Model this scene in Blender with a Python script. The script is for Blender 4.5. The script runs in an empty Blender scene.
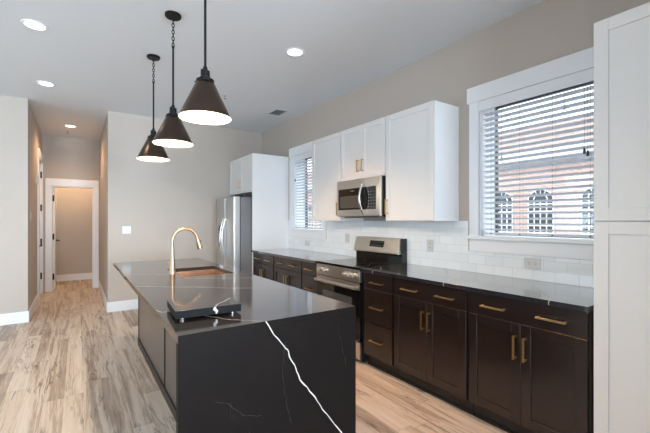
import bpy, bmesh, math, random
from mathutils import Vector, Matrix
random.seed(7)
SC = bpy.context.scene
COL = SC.collection

# ------------------------------------------------------------------ camera, world, sun, big lights, exposure
cam_d = bpy.data.cameras.new('camera')
cam_d.sensor_width = 36.0
cam_d.lens = 20.18
cam_d.shift_y = 0.0062
cam_d.clip_start = 0.05
cam = bpy.data.objects.new('camera', cam_d)
cam.location = (0, 0, 1.365)
cam.rotation_euler = (math.radians(90), 0, math.radians(-34.29))
COL.objects.link(cam)
SC.camera = cam

world = bpy.data.worlds.new('world')
SC.world = world
world.use_nodes = True
bg = world.node_tree.nodes['Background']
bg.inputs['Color'].default_value = (0.80, 0.90, 1.0, 1)
bg.inputs['Strength'].default_value = 2.2

sun_d = bpy.data.lights.new('sun', 'SUN')
sun_d.energy = 1.6
sun_d.angle = 0.02
sun_d.color = (1.0, 0.95, 0.88)
sun = bpy.data.objects.new('sun', sun_d)
sun.rotation_euler = Vector((0.75, -0.12, -0.80)).to_track_quat('-Z', 'Y').to_euler()
COL.objects.link(sun)


def area(name, loc, direction, sx, sy, power, color):
    d = bpy.data.lights.new(name, 'AREA')
    d.shape = 'RECTANGLE'
    d.size, d.size_y = sx, sy
    d.energy = power
    d.color = color
    o = bpy.data.objects.new(name, d)
    o.location = loc
    o.rotation_euler = Vector(direction).to_track_quat('-Z', 'Z').to_euler()
    COL.objects.link(o)
    return o


DAY = (0.72, 0.86, 1.0)
# daylight standing in the openings of the windows behind and to the left of the camera
area('rear_window_daylight', (1.75, -6.48, 1.50), (0, 1, .28), 1.9, 2.3, 370, DAY)
area('rear_left_window_daylight', (-2.2, -6.48, 1.50), (0, 1, .28), 1.9, 2.3, 235, DAY)
area('left_window_daylight', (-4.18, 3.6, 1.55), (1, 0, 0), 1.4, 1.9, 22, (0.58, 0.82, 1.0))

SC.view_settings.view_transform = 'Standard'
SC.view_settings.look = 'None'
SC.view_settings.exposure = 0.78
SC.view_settings.gamma = 1.0
SC.view_settings.use_curve_mapping = False


# ------------------------------------------------------------------ materials
def srgb(r, g, b):
    f = lambda c: (c / 255 / 12.92) if c / 255 <= 0.04045 else ((c / 255 + 0.055) / 1.055) ** 2.4
    return (f(r), f(g), f(b), 1)


def mat(name, color, rough=0.5, metal=0.0, bump=0.0, scale=200, spec=0.5, var=0.0, vscale=6, stretch=(1, 1, 1)):
    m = bpy.data.materials.new(name)
    m.use_nodes = True
    nt = m.node_tree
    b = nt.nodes['Principled BSDF']
    b.inputs['Base Color'].default_value = color
    b.inputs['Roughness'].default_value = rough
    b.inputs['Metallic'].default_value = metal
    b.inputs['Specular IOR Level'].default_value = spec
    tc = nt.nodes.new('ShaderNodeTexCoord')
    mp = nt.nodes.new('ShaderNodeMapping')
    mp.inputs['Scale'].default_value = stretch
    nt.links.new(tc.outputs['Object'], mp.inputs[0])
    n = nt.nodes.new('ShaderNodeTexNoise')
    n.inputs['Scale'].default_value = vscale
    n.inputs['Detail'].default_value = 5
    nt.links.new(mp.outputs[0], n.inputs['Vector'])
    if var > 0:
        mx = nt.nodes.new('ShaderNodeMix')
        mx.data_type = 'RGBA'
        mx.inputs[6].default_value = tuple(c * (1 - var) for c in color[:3]) + (1,)
        mx.inputs[7].default_value = tuple(min(1, c * (1 + var)) for c in color[:3]) + (1,)
        nt.links.new(n.outputs['Fac'], mx.inputs[0])
        nt.links.new(mx.outputs[2], b.inputs['Base Color'])
    if bump > 0:
        n2 = nt.nodes.new('ShaderNodeTexNoise')
        n2.inputs['Scale'].default_value = scale
        nt.links.new(mp.outputs[0], n2.inputs['Vector'])
        bp = nt.nodes.new('ShaderNodeBump')
        bp.inputs['Strength'].default_value = bump
        bp.inputs['Distance'].default_value = 0.002
        nt.links.new(n2.outputs['Fac'], bp.inputs['Height'])
        nt.links.new(bp.outputs['Normal'], b.inputs['Normal'])
    return m


def emis(name, color, strength):
    m = bpy.data.materials.new(name)
    m.use_nodes = True
    nt = m.node_tree
    b = nt.nodes['Principled BSDF']
    b.inputs['Base Color'].default_value = (0.9, 0.9, 0.88, 1)
    b.inputs['Emission Color'].default_value = color
    b.inputs['Emission Strength'].default_value = strength
    return m


class NT:
    """small helper for writing node maths"""
    def __init__(s, m):
        s.nt = m.node_tree

    def val(s, x, sock):
        if isinstance(x, (int, float)):
            sock.default_value = x
        else:
            s.nt.links.new(x, sock)

    def math(s, op, a, b=0.0, c=None):
        n = s.nt.nodes.new('ShaderNodeMath')
        n.operation = op
        s.val(a, n.inputs[0])
        s.val(b, n.inputs[1])
        if c is not None:
            s.val(c, n.inputs[2])
        return n.outputs[0]

    def comb(s, x, y, z):
        n = s.nt.nodes.new('ShaderNodeCombineXYZ')
        for i, v in enumerate((x, y, z)):
            s.val(v, n.inputs[i])
        return n.outputs[0]

    def noise(s, vec, scale=1, detail=4, rough=0.5, dist=0):
        n = s.nt.nodes.new('ShaderNodeTexNoise')
        n.inputs['Scale'].default_value = scale
        n.inputs['Detail'].default_value = detail
        n.inputs['Roughness'].default_value = rough
        n.inputs['Distortion'].default_value = dist
        s.nt.links.new(vec, n.inputs['Vector'])
        return n.outputs['Fac']

    def white(s, vec):
        n = s.nt.nodes.new('ShaderNodeTexWhiteNoise')
        n.noise_dimensions = '3D'
        s.nt.links.new(vec, n.inputs['Vector'])
        return n.outputs['Value']

    def ramp(s, fac, stops):
        n = s.nt.nodes.new('ShaderNodeValToRGB')
        el = n.color_ramp.elements
        while len(el) < len(stops):
            el.new(0.5)
        for e, (p, c) in zip(el, stops):
            e.position = p
            e.color = c
        s.nt.links.new(fac, n.inputs[0])
        return n.outputs[0]

    def mix(s, fac, a, b, mode='MIX'):
        n = s.nt.nodes.new('ShaderNodeMix')
        n.data_type = 'RGBA'
        n.blend_type = mode
        s.val(fac, n.inputs[0])
        for x, i in ((a, 6), (b, 7)):
            if isinstance(x, tuple):
                n.inputs[i].default_value = x
            else:
                s.nt.links.new(x, n.inputs[i])
        return n.outputs[2]

    def xyz(s):
        tc = s.nt.nodes.new('ShaderNodeTexCoord')
        sp = s.nt.nodes.new('ShaderNodeSeparateXYZ')
        s.nt.links.new(tc.outputs['Object'], sp.inputs[0])
        return sp.outputs[0], sp.outputs[1], sp.outputs[2], tc.outputs['Object']


def g(v):
    return (v, v, v, 1)


def floor_material():
    m = bpy.data.materials.new('oak_plank_floor')
    m.use_nodes = True
    t = NT(m)
    b = m.node_tree.nodes['Principled BSDF']
    x, y, z, P = t.xyz()
    W, L = 0.128, 1.7
    u = t.math('DIVIDE', t.math('ADD', x, 50.0), W)
    row = t.math('FLOOR', u)
    fu = t.math('FRACT', u)
    off = t.white(t.comb(row, 3.3, 1.7))
    v = t.math('ADD', t.math('DIVIDE', t.math('ADD', y, 50.0), L), t.math('MULTIPLY', off, 7.0))
    idx = t.math('FLOOR', v)
    fv = t.math('FRACT', v)
    rnd = t.white(t.comb(row, idx, 0.5))
    rnd2 = t.white(t.comb(row, idx, 9.5))
    sh = t.math('MULTIPLY', rnd, 37.0)
    # broad cathedral figure, long streaks, fine grain
    broad = t.noise(t.comb(t.math('MULTIPLY', x, 13.0), t.math('MULTIPLY', y, 0.8), sh), 1, 4, 0.55, 0.9)
    streak = t.noise(t.comb(t.math('MULTIPLY', x, 38.0), t.math('MULTIPLY', y, 1.6), sh), 1, 5, 0.6, 0.8)
    fine = t.noise(t.comb(t.math('MULTIPLY', x, 160.0), t.math('MULTIPLY', y, 6.0), sh), 1, 3, 0.6)
    tone = t.math('ADD', t.math('MULTIPLY', rnd2, 0.17), t.math('ADD', t.math('MULTIPLY', broad, 0.95), -0.055))
    tone = t.math('ADD', tone, t.math('MULTIPLY', t.math('SUBTRACT', streak, 0.5), 0.55))
    tone = t.math('ADD', tone, t.math('MULTIPLY', t.math('SUBTRACT', fine, 0.5), 0.34))
    col = t.ramp(tone, [(0.15, srgb(132, 112, 97)), (0.38, srgb(168, 149, 133)), (0.46, srgb(184, 166, 150)), (0.51, srgb(201, 184, 168)), (0.80, srgb(218, 205, 192))])
    # dark cracks and knots
    ck = t.noise(t.comb(t.math('MULTIPLY', x, 13.0), t.math('MULTIPLY', y, 1.3), t.math('ADD', sh, 11.0)), 1, 3, 0.6, 1.3)
    ckb = t.math('ABSOLUTE', t.math('SUBTRACT', ck, 0.5))
    ckm = t.ramp(ckb, [(0.0, g(1)), (0.026, g(0))])
    gate = t.ramp(t.noise(t.comb(t.math('MULTIPLY', x, 5.0), t.math('MULTIPLY', y, 1.4), t.math('ADD', sh, 5.0)), 1, 2, 0.5), [(0.52, g(0)), (0.60, g(1))])
    col = t.mix(t.math('MULTIPLY', t.math('MULTIPLY', ckm, gate), 0.85), col, srgb(92, 74, 60))
    e1 = t.math('LESS_THAN', fu, 0.010)
    e2 = t.math('LESS_THAN', fv, 0.0022)
    col = t.mix(t.math('MULTIPLY', t.math('MAXIMUM', e1, e2), 0.45), col, srgb(96, 82, 70))
    m.node_tree.links.new(col, b.inputs['Base Color'])
    m.node_tree.links.new(t.math('ADD', t.math('MULTIPLY', streak, 0.18), 0.36), b.inputs['Roughness'])
    b.inputs['Specular IOR Level'].default_value = 0.4
    bp = m.node_tree.nodes.new('ShaderNodeBump')
    bp.inputs['Strength'].default_value = 0.12
    bp.inputs['Distance'].default_value = 0.002
    m.node_tree.links.new(streak, bp.inputs['Height'])
    m.node_tree.links.new(bp.outputs[0], b.inputs['Normal'])
    return m


def tile_material():
    m = bpy.data.materials.new('white_subway_tile')
    m.use_nodes = True
    t = NT(m)
    b = m.node_tree.nodes['Principled BSDF']
    x, y, z, P = t.xyz()
    H, Wd = 0.0765, 0.155
    v = t.math('DIVIDE', t.math('SUBTRACT', z, 0.914), H)
    row = t.math('FLOOR', v)
    fv = t.math('FRACT', v)
    u = t.math('ADD', t.math('DIVIDE', t.math('ADD', y, 20.0), Wd), t.math('MULTIPLY', t.math('MODULO', row, 2.0), 0.5))
    fu = t.math('FRACT', u)
    rnd = t.white(t.comb(row, t.math('FLOOR', u), 0.0))
    base = t.mix(rnd, srgb(236, 241, 245), srgb(244, 248, 251))
    gr = t.math('MAXIMUM', t.math('LESS_THAN', fv, 0.035), t.math('LESS_THAN', fu, 0.017))
    col = t.mix(gr, base, srgb(206, 212, 217))
    m.node_tree.links.new(col, b.inputs['Base Color'])
    m.node_tree.links.new(t.math('ADD', t.math('MULTIPLY', gr, 0.5), 0.14), b.inputs['Roughness'])
    bp = m.node_tree.nodes.new('ShaderNodeBump')
    bp.inputs['Strength'].default_value = 0.5
    bp.inputs['Distance'].default_value = 0.0015
    m.node_tree.links.new(t.math('SUBTRACT', t.math('MULTIPLY', rnd, 0.2), gr), bp.inputs['Height'])
    m.node_tree.links.new(bp.outputs[0], b.inputs['Normal'])
    return m


def brick_material():
    m = bpy.data.materials.new('red_brick')
    m.use_nodes = True
    t = NT(m)
    nt = m.node_tree
    b = nt.nodes['Principled BSDF']
    x, y, z, P = t.xyz()
    br = nt.nodes.new('ShaderNodeTexBrick')
    nt.links.new(t.comb(y, z, 0.0), br.inputs['Vector'])
    br.inputs['Scale'].default_value = 1.0
    br.inputs['Brick Width'].default_value = 0.26
    br.inputs['Row Height'].default_value = 0.09
    br.inputs['Mortar Size'].default_value = 0.012
    br.inputs['Color1'].default_value = srgb(176, 148, 139)
    br.inputs['Color2'].default_value = srgb(164, 132, 122)
    br.inputs['Mortar'].default_value = srgb(188, 178, 172)
    nt.links.new(br.outputs['Color'], b.inputs['Base Color'])
    b.inputs['Roughness'].default_value = 0.9
    return m


def wood_material(name, c1, c2, rough, horizontal=False):
    m = bpy.data.materials.new(name)
    m.use_nodes = True
    t = NT(m)
    b = m.node_tree.nodes['Principled BSDF']
    x, y, z, P = t.xyz()
    if horizontal:
        a = t.comb(t.math('MULTIPLY', x, 60.0), t.math('MULTIPLY', y, 3.0), t.math('MULTIPLY', z, 70.0))
    else:
        a = t.comb(t.math('MULTIPLY', x, 60.0), t.math('MULTIPLY', y, 70.0), t.math('MULTIPLY', z, 3.0))
    n = t.noise(a, 1, 4, 0.6, 0.3)
    m.node_tree.links.new(t.mix(n, c1, c2), b.inputs['Base Color'])
    b.inputs['Roughness'].default_value = rough
    b.inputs['Coat Weight'].default_value = 0.35
    b.inputs['Coat Roughness'].default_value = 0.30
    return m


def marble_material(name, base, rough, spec=0.5, coat=0.0):
    """dark stone with faint clouds and hairline veins"""
    m = bpy.data.materials.new(name)
    m.use_nodes = True
    t = NT(m)
    b = m.node_tree.nodes['Principled BSDF']
    x, y, z, P = t.xyz()
    cl = t.noise(P, 2.2, 5, 0.6, 0.8)
    hi = tuple(c * 1.35 for c in base[:3]) + (1,)
    lo = tuple(c * 0.75 for c in base[:3]) + (1,)
    col = t.mix(cl, lo, hi)
    vn = t.noise(P, 1.1, 6, 0.55, 1.5)
    vm = t.ramp(t.math('ABSOLUTE', t.math('SUBTRACT', vn, 0.52)), [(0.0, g(1)), (0.0035, g(0))])
    gt = t.ramp(t.noise(P, 1.7, 2, 0.5), [(0.55, g(0)), (0.66, g(1))])
    col = t.mix(t.math('MULTIPLY', t.math('MULTIPLY', vm, gt), 0.35), col, srgb(175, 170, 165))
    m.node_tree.links.new(col, b.inputs['Base Color'])
    b.inputs['Roughness'].default_value = rough
    b.inputs['Specular IOR Level'].default_value = spec
    b.inputs['Coat Weight'].default_value = coat
    b.inputs['Coat IOR'].default_value = 1.75
    b.inputs['Coat Roughness'].default_value = 0.06
    return m


def glass_material(name, mixv=0.06, tint=(1, 1, 1, 1)):
    m = bpy.data.materials.new(name)
    m.use_nodes = True
    nt = m.node_tree
    nt.nodes.clear()
    out = nt.nodes.new('ShaderNodeOutputMaterial')
    tr = nt.nodes.new('ShaderNodeBsdfTransparent')
    tr.inputs[0].default_value = tint
    gl = nt.nodes.new('ShaderNodeBsdfGlossy')
    gl.inputs['Roughness'].default_value = 0.02
    mx = nt.nodes.new('ShaderNodeMixShader')
    mx.inputs[0].default_value = mixv
    nt.links.new(tr.outputs[0], mx.inputs[1])
    nt.links.new(gl.outputs[0], mx.inputs[2])
    nt.links.new(mx.outputs[0], out.inputs[0])
    return m


def steel_material(name, color, rough, vertical=False):
    m = bpy.data.materials.new(name)
    m.use_nodes = True
    t = NT(m)
    b = m.node_tree.nodes['Principled BSDF']
    x, y, z, P = t.xyz()
    if vertical:
        a = t.comb(t.math('MULTIPLY', x, 400.0), t.math('MULTIPLY', y, 400.0), t.math('MULTIPLY', z, 4.0))
    else:
        a = t.comb(t.math('MULTIPLY', x, 400.0), t.math('MULTIPLY', y, 4.0), t.math('MULTIPLY', z, 400.0))
    n = t.noise(a, 1, 2, 0.5)
    b.inputs['Base Color'].default_value = color
    b.inputs['Metallic'].default_value = 1.0
    m.node_tree.links.new(t.math('ADD', t.math('MULTIPLY', n, 0.12), rough - 0.06), b.inputs['Roughness'])
    return m


M = {}
M['wall'] = mat('greige_wall_paint', srgb(190, 181, 172), 0.7, bump=0.05, scale=300)
M['ceiling'] = mat('white_ceiling_paint', srgb(230, 236, 242), 0.8, bump=0.05, scale=250)
M['trim'] = mat('white_trim_paint', srgb(237, 240, 244), 0.38, bump=0.02, scale=120)
M['door'] = mat('white_door_paint', srgb(234, 232, 228), 0.4, bump=0.02, scale=120)
M['white_cab'] = mat('white_cabinet_paint', srgb(224, 223, 222), 0.38, bump=0.02, scale=150)
M['white_cab_lit'] = mat('white_cabinet_paint_lit', srgb(247, 248, 250), 0.32, bump=0.02, scale=150)  # cabinet white with brighter light put into the colour, for the side panels
M['floor'] = floor_material()
M['tile'] = tile_material()
M['dark_cab'] = wood_material('espresso_wood', srgb(26, 17, 14), srgb(40, 28, 25), 0.24)
M['dark_drawer'] = wood_material('espresso_drawer_wood', srgb(26, 17, 14), srgb(39, 27, 24), 0.24, True)
M['dark_in'] = mat('dark_cabinet_shell', srgb(34, 27, 26), 0.5, var=0.1)
M['kick'] = mat('black_toe_kick', srgb(22, 19, 19), 0.4, var=0.1)
M['island_panel'] = wood_material('island_panel_wood', srgb(80, 72, 68), srgb(96, 87, 82), 0.28)
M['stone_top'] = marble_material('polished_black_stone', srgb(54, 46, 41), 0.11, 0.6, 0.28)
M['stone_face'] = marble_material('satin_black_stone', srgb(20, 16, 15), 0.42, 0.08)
M['stone_counter'] = marble_material('black_stone_counter', srgb(38, 38, 41), 0.15, 0.8, 0.9)
M['vein'] = mat('white_stone_vein', srgb(205, 200, 192), 0.3, var=0.12, vscale=60)
M['vein_faint'] = mat('pale_stone_vein', srgb(168, 158, 146), 0.25, var=0.15, vscale=60)
M['vein_hair'] = mat('hairline_stone_vein', srgb(66, 61, 59), 0.4, var=0.15, vscale=60)
M['brass'] = mat('brushed_brass', srgb(206, 172, 118), 0.30, 1.0, var=0.06, vscale=90)
M['bronze'] = mat('rose_gold_metal', srgb(190, 158, 128), 0.34, 1.0, var=0.05, vscale=60)
M['sink'] = mat('bronze_sink_metal', srgb(214, 186, 160), 0.24, 1.0, var=0.06, vscale=60)
M['steel'] = steel_material('brushed_stainless', srgb(206, 200, 192), 0.30)
M['steel_v'] = steel_material('brushed_stainless_upright', srgb(205, 206, 206), 0.34, True)
M['chrome'] = mat('polished_steel', srgb(214, 214, 214), 0.24, 1.0, var=0.03)
M['blk_glass'] = mat('black_glass', srgb(14, 14, 15), 0.06, spec=0.7, var=0.1)
M['board_edge'] = mat('black_stone_edge', srgb(15, 15, 18), 0.5, spec=0.12, var=0.1)
M['burner'] = mat('dim_burner_print', srgb(46, 46, 48), 0.3, var=0.05)
M['blk_panel'] = mat('black_plastic', srgb(24, 24, 26), 0.35, var=0.08)
M['grey_side'] = mat('charcoal_appliance_side', srgb(138, 138, 141), 0.42, 0.3, var=0.05)
M['key'] = mat('grey_key_print', srgb(112, 112, 114), 0.5, var=0.05)
M['shade'] = mat('dark_bronze_shade', srgb(82, 69, 61), 0.27, 0.95, var=0.14, vscale=14, stretch=(1, 1, 0.2))
M['shade_in'] = mat('white_shade_lining', srgb(244, 232, 210), 0.6, var=0.02)
M['blk_metal'] = mat('black_metal', srgb(30, 28, 28), 0.4, 0.6, var=0.1)
M['bulb'] = emis('warm_bulb', (1.0, 0.83, 0.62, 1), 7.0)
M['lens'] = emis('warm_light_lens', (1.0, 0.90, 0.76, 1), 6.0)
M['plate'] = mat('white_plastic_plate', srgb(208, 210, 211), 0.3, var=0.02)
M['slot'] = mat('dark_socket_slot', srgb(60, 60, 62), 0.5, var=0.05)
M['blind'] = mat('white_blind_slat', srgb(214, 219, 225), 0.4, var=0.02)
M['cord'] = mat('grey_blind_cord', srgb(120, 122, 126), 0.7, var=0.05)
M['tassel'] = mat('dark_tassel', srgb(58, 60, 66), 0.5, var=0.05)
M['winframe'] = mat('dark_window_sash', srgb(64, 66, 70), 0.4, var=0.05)
M['glass'] = glass_material('clear_window_glass')
M['brick'] = brick_material()
M['cornice'] = mat('pale_stone_cornice', srgb(205, 205, 203), 0.8, var=0.04)
M['ledge'] = mat('grey_stone_ledge', srgb(112, 112, 116), 0.8, var=0.08, vscale=3)
M['muntin'] = mat('white_muntin_paint', srgb(240, 240, 240), 0.5, var=0.02)
M['farglass'] = mat('dark_far_window_glass', srgb(52, 60, 66), 0.4, spec=0.2, var=0.3, vscale=1.5)
M['asphalt'] = mat('asphalt_ground', srgb(120, 118, 116), 0.9, var=0.1)
M['vent'] = mat('grey_vent_metal', srgb(126, 128, 132), 0.5, var=0.05)
M['vent_rim'] = mat('white_vent_rim', srgb(214, 216, 218), 0.5, var=0.02)
M['exterior'] = mat('exterior_render', srgb(200, 198, 194), 0.9, var=0.03)


# ------------------------------------------------------------------ mesh helpers (all shapes in world coordinates)
def box(bm, x0, x1, y0, y1, z0, z1, bev=0.0, seg=2, mi=0):
    vs = [bm.verts.new((x, y, z)) for x in (x0, x1) for y in (y0, y1) for z in (z0, z1)]
    q = [(0, 1, 3, 2), (4, 6, 7, 5), (0, 4, 5, 1), (2, 3, 7, 6), (0, 2, 6, 4), (1, 5, 7, 3)]
    fs = [bm.faces.new([vs[i] for i in f]) for f in q]
    for f in fs:
        f.material_index = mi
    if bev > 0:
        es = list({e for f in fs for e in f.edges})
        bmesh.ops.bevel(bm, geom=es, offset=bev, segments=seg, affect='EDGES', profile=0.5)
    return fs


def prism_y(bm, poly, y0, y1):
    """polygon in (x, z) extruded along y"""
    a = [bm.verts.new((x, y0, z)) for x, z in poly]
    b = [bm.verts.new((x, y1, z)) for x, z in poly]
    n = len(poly)
    bm.faces.new(a)
    bm.faces.new(list(reversed(b)))
    for i in range(n):
        bm.faces.new((a[i], b[i], b[(i + 1) % n], a[(i + 1) % n]))


def prism_z(bm, poly, z0, z1, bev=0.0):
    a = [bm.verts.new((x, y, z0)) for x, y in poly]
    b = [bm.verts.new((x, y, z1)) for x, y in poly]
    n = len(poly)
    fs = [bm.faces.new(list(reversed(a))), bm.faces.new(b)]
    for i in range(n):
        fs.append(bm.faces.new((a[i], a[(i + 1) % n], b[(i + 1) % n], b[i])))
    if bev > 0:
        bmesh.ops.bevel(bm, geom=list({e for f in fs for e in f.edges}), offset=bev, segments=2, affect='EDGES', profile=0.5)


def tube(bm, pts, r, seg=10, cap=True):
    pts = [Vector(p) for p in pts]
    n = len(pts)
    rs = r if isinstance(r, (list, tuple)) else [r] * n
    rings = []
    up = None
    for i in range(n):
        t = (pts[min(i + 1, n - 1)] - pts[max(i - 1, 0)]).normalized()
        if up is None:
            up = Vector((0, 0, 1)) if abs(t.z) < 0.9 else Vector((1, 0, 0))
        s = t.cross(up).normalized()
        up = s.cross(t).normalized()
        rings.append([bm.verts.new(pts[i] + (s * math.cos(2 * math.pi * k / seg) + up * math.sin(2 * math.pi * k / seg)) * rs[i]) for k in range(seg)])
    for i in range(n - 1):
        for k in range(seg):
            bm.faces.new((rings[i][k], rings[i + 1][k], rings[i + 1][(k + 1) % seg], rings[i][(k + 1) % seg]))
    if cap:
        bm.faces.new(rings[0])
        bm.faces.new(list(reversed(rings[-1])))


def lathe(bm, prof, c, seg=40, axis='Z', close=False):
    rings = []
    for r, h in prof:
        ring = []
        for k in range(seg):
            a = 2 * math.pi * k / seg
            if axis == 'Z':
                p = (c[0] + r * math.cos(a), c[1] + r * math.sin(a), c[2] + h)
            elif axis == 'X':
                p = (c[0] + h, c[1] + r * math.cos(a), c[2] + r * math.sin(a))
            else:
                p = (c[0] + r * math.cos(a), c[1] + h, c[2] + r * math.sin(a))
            ring.append(bm.verts.new(p))
        rings.append(ring)
    for i in range(len(rings) - 1):
        for k in range(seg):
            bm.faces.new((rings[i][k], rings[i][(k + 1) % seg], rings[i + 1][(k + 1) % seg], rings[i + 1][k]))
    if close:
        bm.faces.new(list(reversed(rings[0])))
        bm.faces.new(rings[-1])


def ribbon(bm, pts, widths, normal, mi):
    """thin inlaid vein lying just proud of a surface"""
    pts = [Vector(p) for p in pts]
    nrm = Vector(normal)
    L, R = [], []
    for i, p in enumerate(pts):
        t = (pts[min(i + 1, len(pts) - 1)] - pts[max(i - 1, 0)]).normalized()
        s = t.cross(nrm).normalized()
        w = widths[i]
        L.append(bm.verts.new(p + nrm * 0.0005 + s * w))
        R.append(bm.verts.new(p + nrm * 0.0005 - s * w))
    for i in range(len(pts) - 1):
        f = bm.faces.new((L[i], R[i], R[i + 1], L[i + 1]))
        f.normal_update()
        if f.normal.dot(nrm) < 0:
            f.normal_flip()
        f.material_index = mi


def jitter_line(ctrl, n, amp, seed, plane):
    """resample a polyline with small wandering inside the given plane axes"""
    rnd = random.Random(seed)
    ctrl = [Vector(c) for c in ctrl]
    out = []
    m = len(ctrl) - 1
    d = [0.0, 0.0]
    for i in range(n + 1):
        s = i / n * m
        k = min(int(s), m - 1)
        p = ctrl[k].lerp(ctrl[k + 1], s - k)
        d = [0.75 * v + rnd.uniform(-amp, amp) for v in d]
        if 0 < i < n:
            for ax, v in zip(plane, d):
                p[ax] += v
        out.append(p)
    return out


def link(name, bm, m, parent=None, smooth=False, root=None):
    """ONE mesh object; bm is in world coordinates and the parent chain sits at root's location"""
    off = None
    r = parent
    while r is not None and r.parent is not None:
        r = r.parent
    if r is not None:
        off = r.location.copy()
        bmesh.ops.translate(bm, verts=bm.verts, vec=-off)
    bmesh.ops.recalc_face_normals(bm, faces=bm.faces) if not name.startswith('_') else None
    me = bpy.data.meshes.new(name)
    bm.to_mesh(me)
    bm.free()
    for mm in (m if isinstance(m, (list, tuple)) else [m]):
        me.materials.append(mm)
    if smooth:
        for p in me.polygons:
            p.use_smooth = True
        me.set_sharp_from_angle(angle=math.radians(35))
    o = bpy.data.objects.new(name, me)
    COL.objects.link(o)
    if parent is not None:
        o.parent = parent
    return o


def thing(name, label, cat, loc, group=None):
    o = bpy.data.objects.new(name, None)
    o.empty_display_size = 0.05
    o.location = loc
    COL.objects.link(o)
    o['label'] = label
    o['category'] = cat
    if group:
        o['group'] = group
    return o


def tag(o, label, cat, group=None):
    o['label'] = label
    o['category'] = cat
    if group:
        o['group'] = group
    return o


def struct(name, bm, m, smooth=False):
    o = link(name, bm, m, None, smooth)
    o['kind'] = 'structure'
    return o


def sroot(name, loc):
    o = bpy.data.objects.new(name, None)
    o.location = loc
    COL.objects.link(o)
    o['kind'] = 'structure'
    return o


def dup(root, loc, label, name=None):
    def rec(o, parent):
        c = o.copy()
        COL.objects.link(c)
        c.parent = parent
        for ch in list(o.children):
            rec(ch, c)
        return c
    r = rec(root, None)
    r.location = loc
    r['label'] = label
    return r


def B(*boxes, bev=0.0):
    bm = bmesh.new()
    for b in boxes:
        box(bm, *b, bev=bev)
    return bm


# ------------------------------------------------------------------ dimensions of the room
XR, YB, ZC = 2.86, 6.29, 2.995      # right wall, back wall, ceiling
XL, YF = -4.2, -6.5
HX0, HX1, HY = -0.54, 0.385, 8.75   # hall left, right, end
XO = 3.13                           # outside face of the right wall

# floor, ceiling
struct('floor', B((XL - .1, XO, YF - .1, 10.3, -0.12, 0.0)), M['floor'])
struct('ceiling', B((XL - .1, XO, YF - .1, 10.3, ZC, ZC + 0.2)), M['ceiling'])

# right wall with two window holes
W1 = (0.93, 1.838)
W2 = (4.24, 5.10)
WZ0, WZ1 = 1.235, 2.385
struct('wall_right', B(
    (XR, XO, YF, W1[0], 0, ZC), (XR, XO, W1[1], W2[0], 0, ZC), (XR, XO, W2[1], 6.50, 0, ZC),
    (XR, XO, W1[0], W1[1], 0, WZ0 - .03), (XR, XO, W1[0], W1[1], WZ1, ZC),
    (XR, XO, W2[0], W2[1], 0, WZ0 - .03), (XR, XO, W2[0], W2[1], WZ1, ZC)), M['wall'])
struct('wall_back_right', B((HX1, XR, YB, YB + .12, 0, ZC)), M['wall'])
struct('wall_back_left', B((XL, HX0, YB, YB + .12, 0, ZC)), M['wall'])
# hall walls; the left one with a doorway
D2 = (7.80, 8.56)
struct('wall_hall_left', B((HX0 - .12, HX0, YB + .12, D2[0], 0, ZC), (HX0 - .12, HX0, D2[1], 10.22, 0, ZC), (HX0 - .12, HX0, D2[0], D2[1], 2.44, ZC)), M['wall'])
struct('wall_hall_right', B((HX1, HX1 + .12, YB + .12, 10.22, 0, ZC)), M['wall'])
D1 = (-0.405, 0.285)
DZ = 2.035
struct('wall_hall_end', B((HX0, D1[0], HY, HY + .12, 0, ZC), (D1[1], HX1, HY, HY + .12, 0, ZC), (D1[0], D1[1], HY, HY + .12, DZ, ZC)), M['wall'])
struct('wall_closet_back', B((HX0, HX1, 10.10, 10.22, 0, ZC)), M['wall'])
# left and front wall (behind the camera) with window openings
struct('wall_left', B((XL - .1, XL, YF, 2.9, 0, ZC), (XL - .1, XL, 4.3, YB + .12, 0, ZC),
                      (XL - .1, XL, 2.9, 4.3, 0, 0.6), (XL - .1, XL, 2.9, 4.3, 2.5, ZC)), M['wall'])
struct('wall_front', B((XL, -3.15, YF - .1, YF, 0, ZC), (-1.25, .8, YF - .1, YF, 0, ZC), (-3.15, -1.25, YF - .1, YF, 0, 0.35), (-3.15, -1.25, YF - .1, YF, 2.65, ZC), (2.7, XR, YF - .1, YF, 0, ZC),
                       (.8, 2.7, YF - .1, YF, 0, 0.35), (.8, 2.7, YF - .1, YF, 2.65, ZC)), M['wall'])


# short wall added out of view past the right edge to shade the pantry
struct('wall_added_pantry_shade', B((1.70, XR, -.06, .09, 0, ZC)), M['wall'])


def base_board(name, *b):
    bm = bmesh.new()
    for x in b:
        box(bm, *x, bev=0.004)
    return struct(name, bm, M['trim'])


BH = 0.15
base_board('baseboard_back_right', (HX1 - .014, 1.90, YB - .014, YB - .0005, 0, BH))
base_board('baseboard_back_left', (XL, HX0 + .014, YB - .014, YB - .0005, 0, BH))
base_board('baseboard_hall_right', (HX1 - .014, HX1 - .0005, YB, HY - .02, 0, BH))
base_board('baseboard_hall_left', (HX0 + .0005, HX0 + .014, YB, D2[0] - .10, 0, BH))
base_board('baseboard_closet', (HX0 + .02, HX1 - .02, 10.085, 10.0995, 0, BH))

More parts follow.
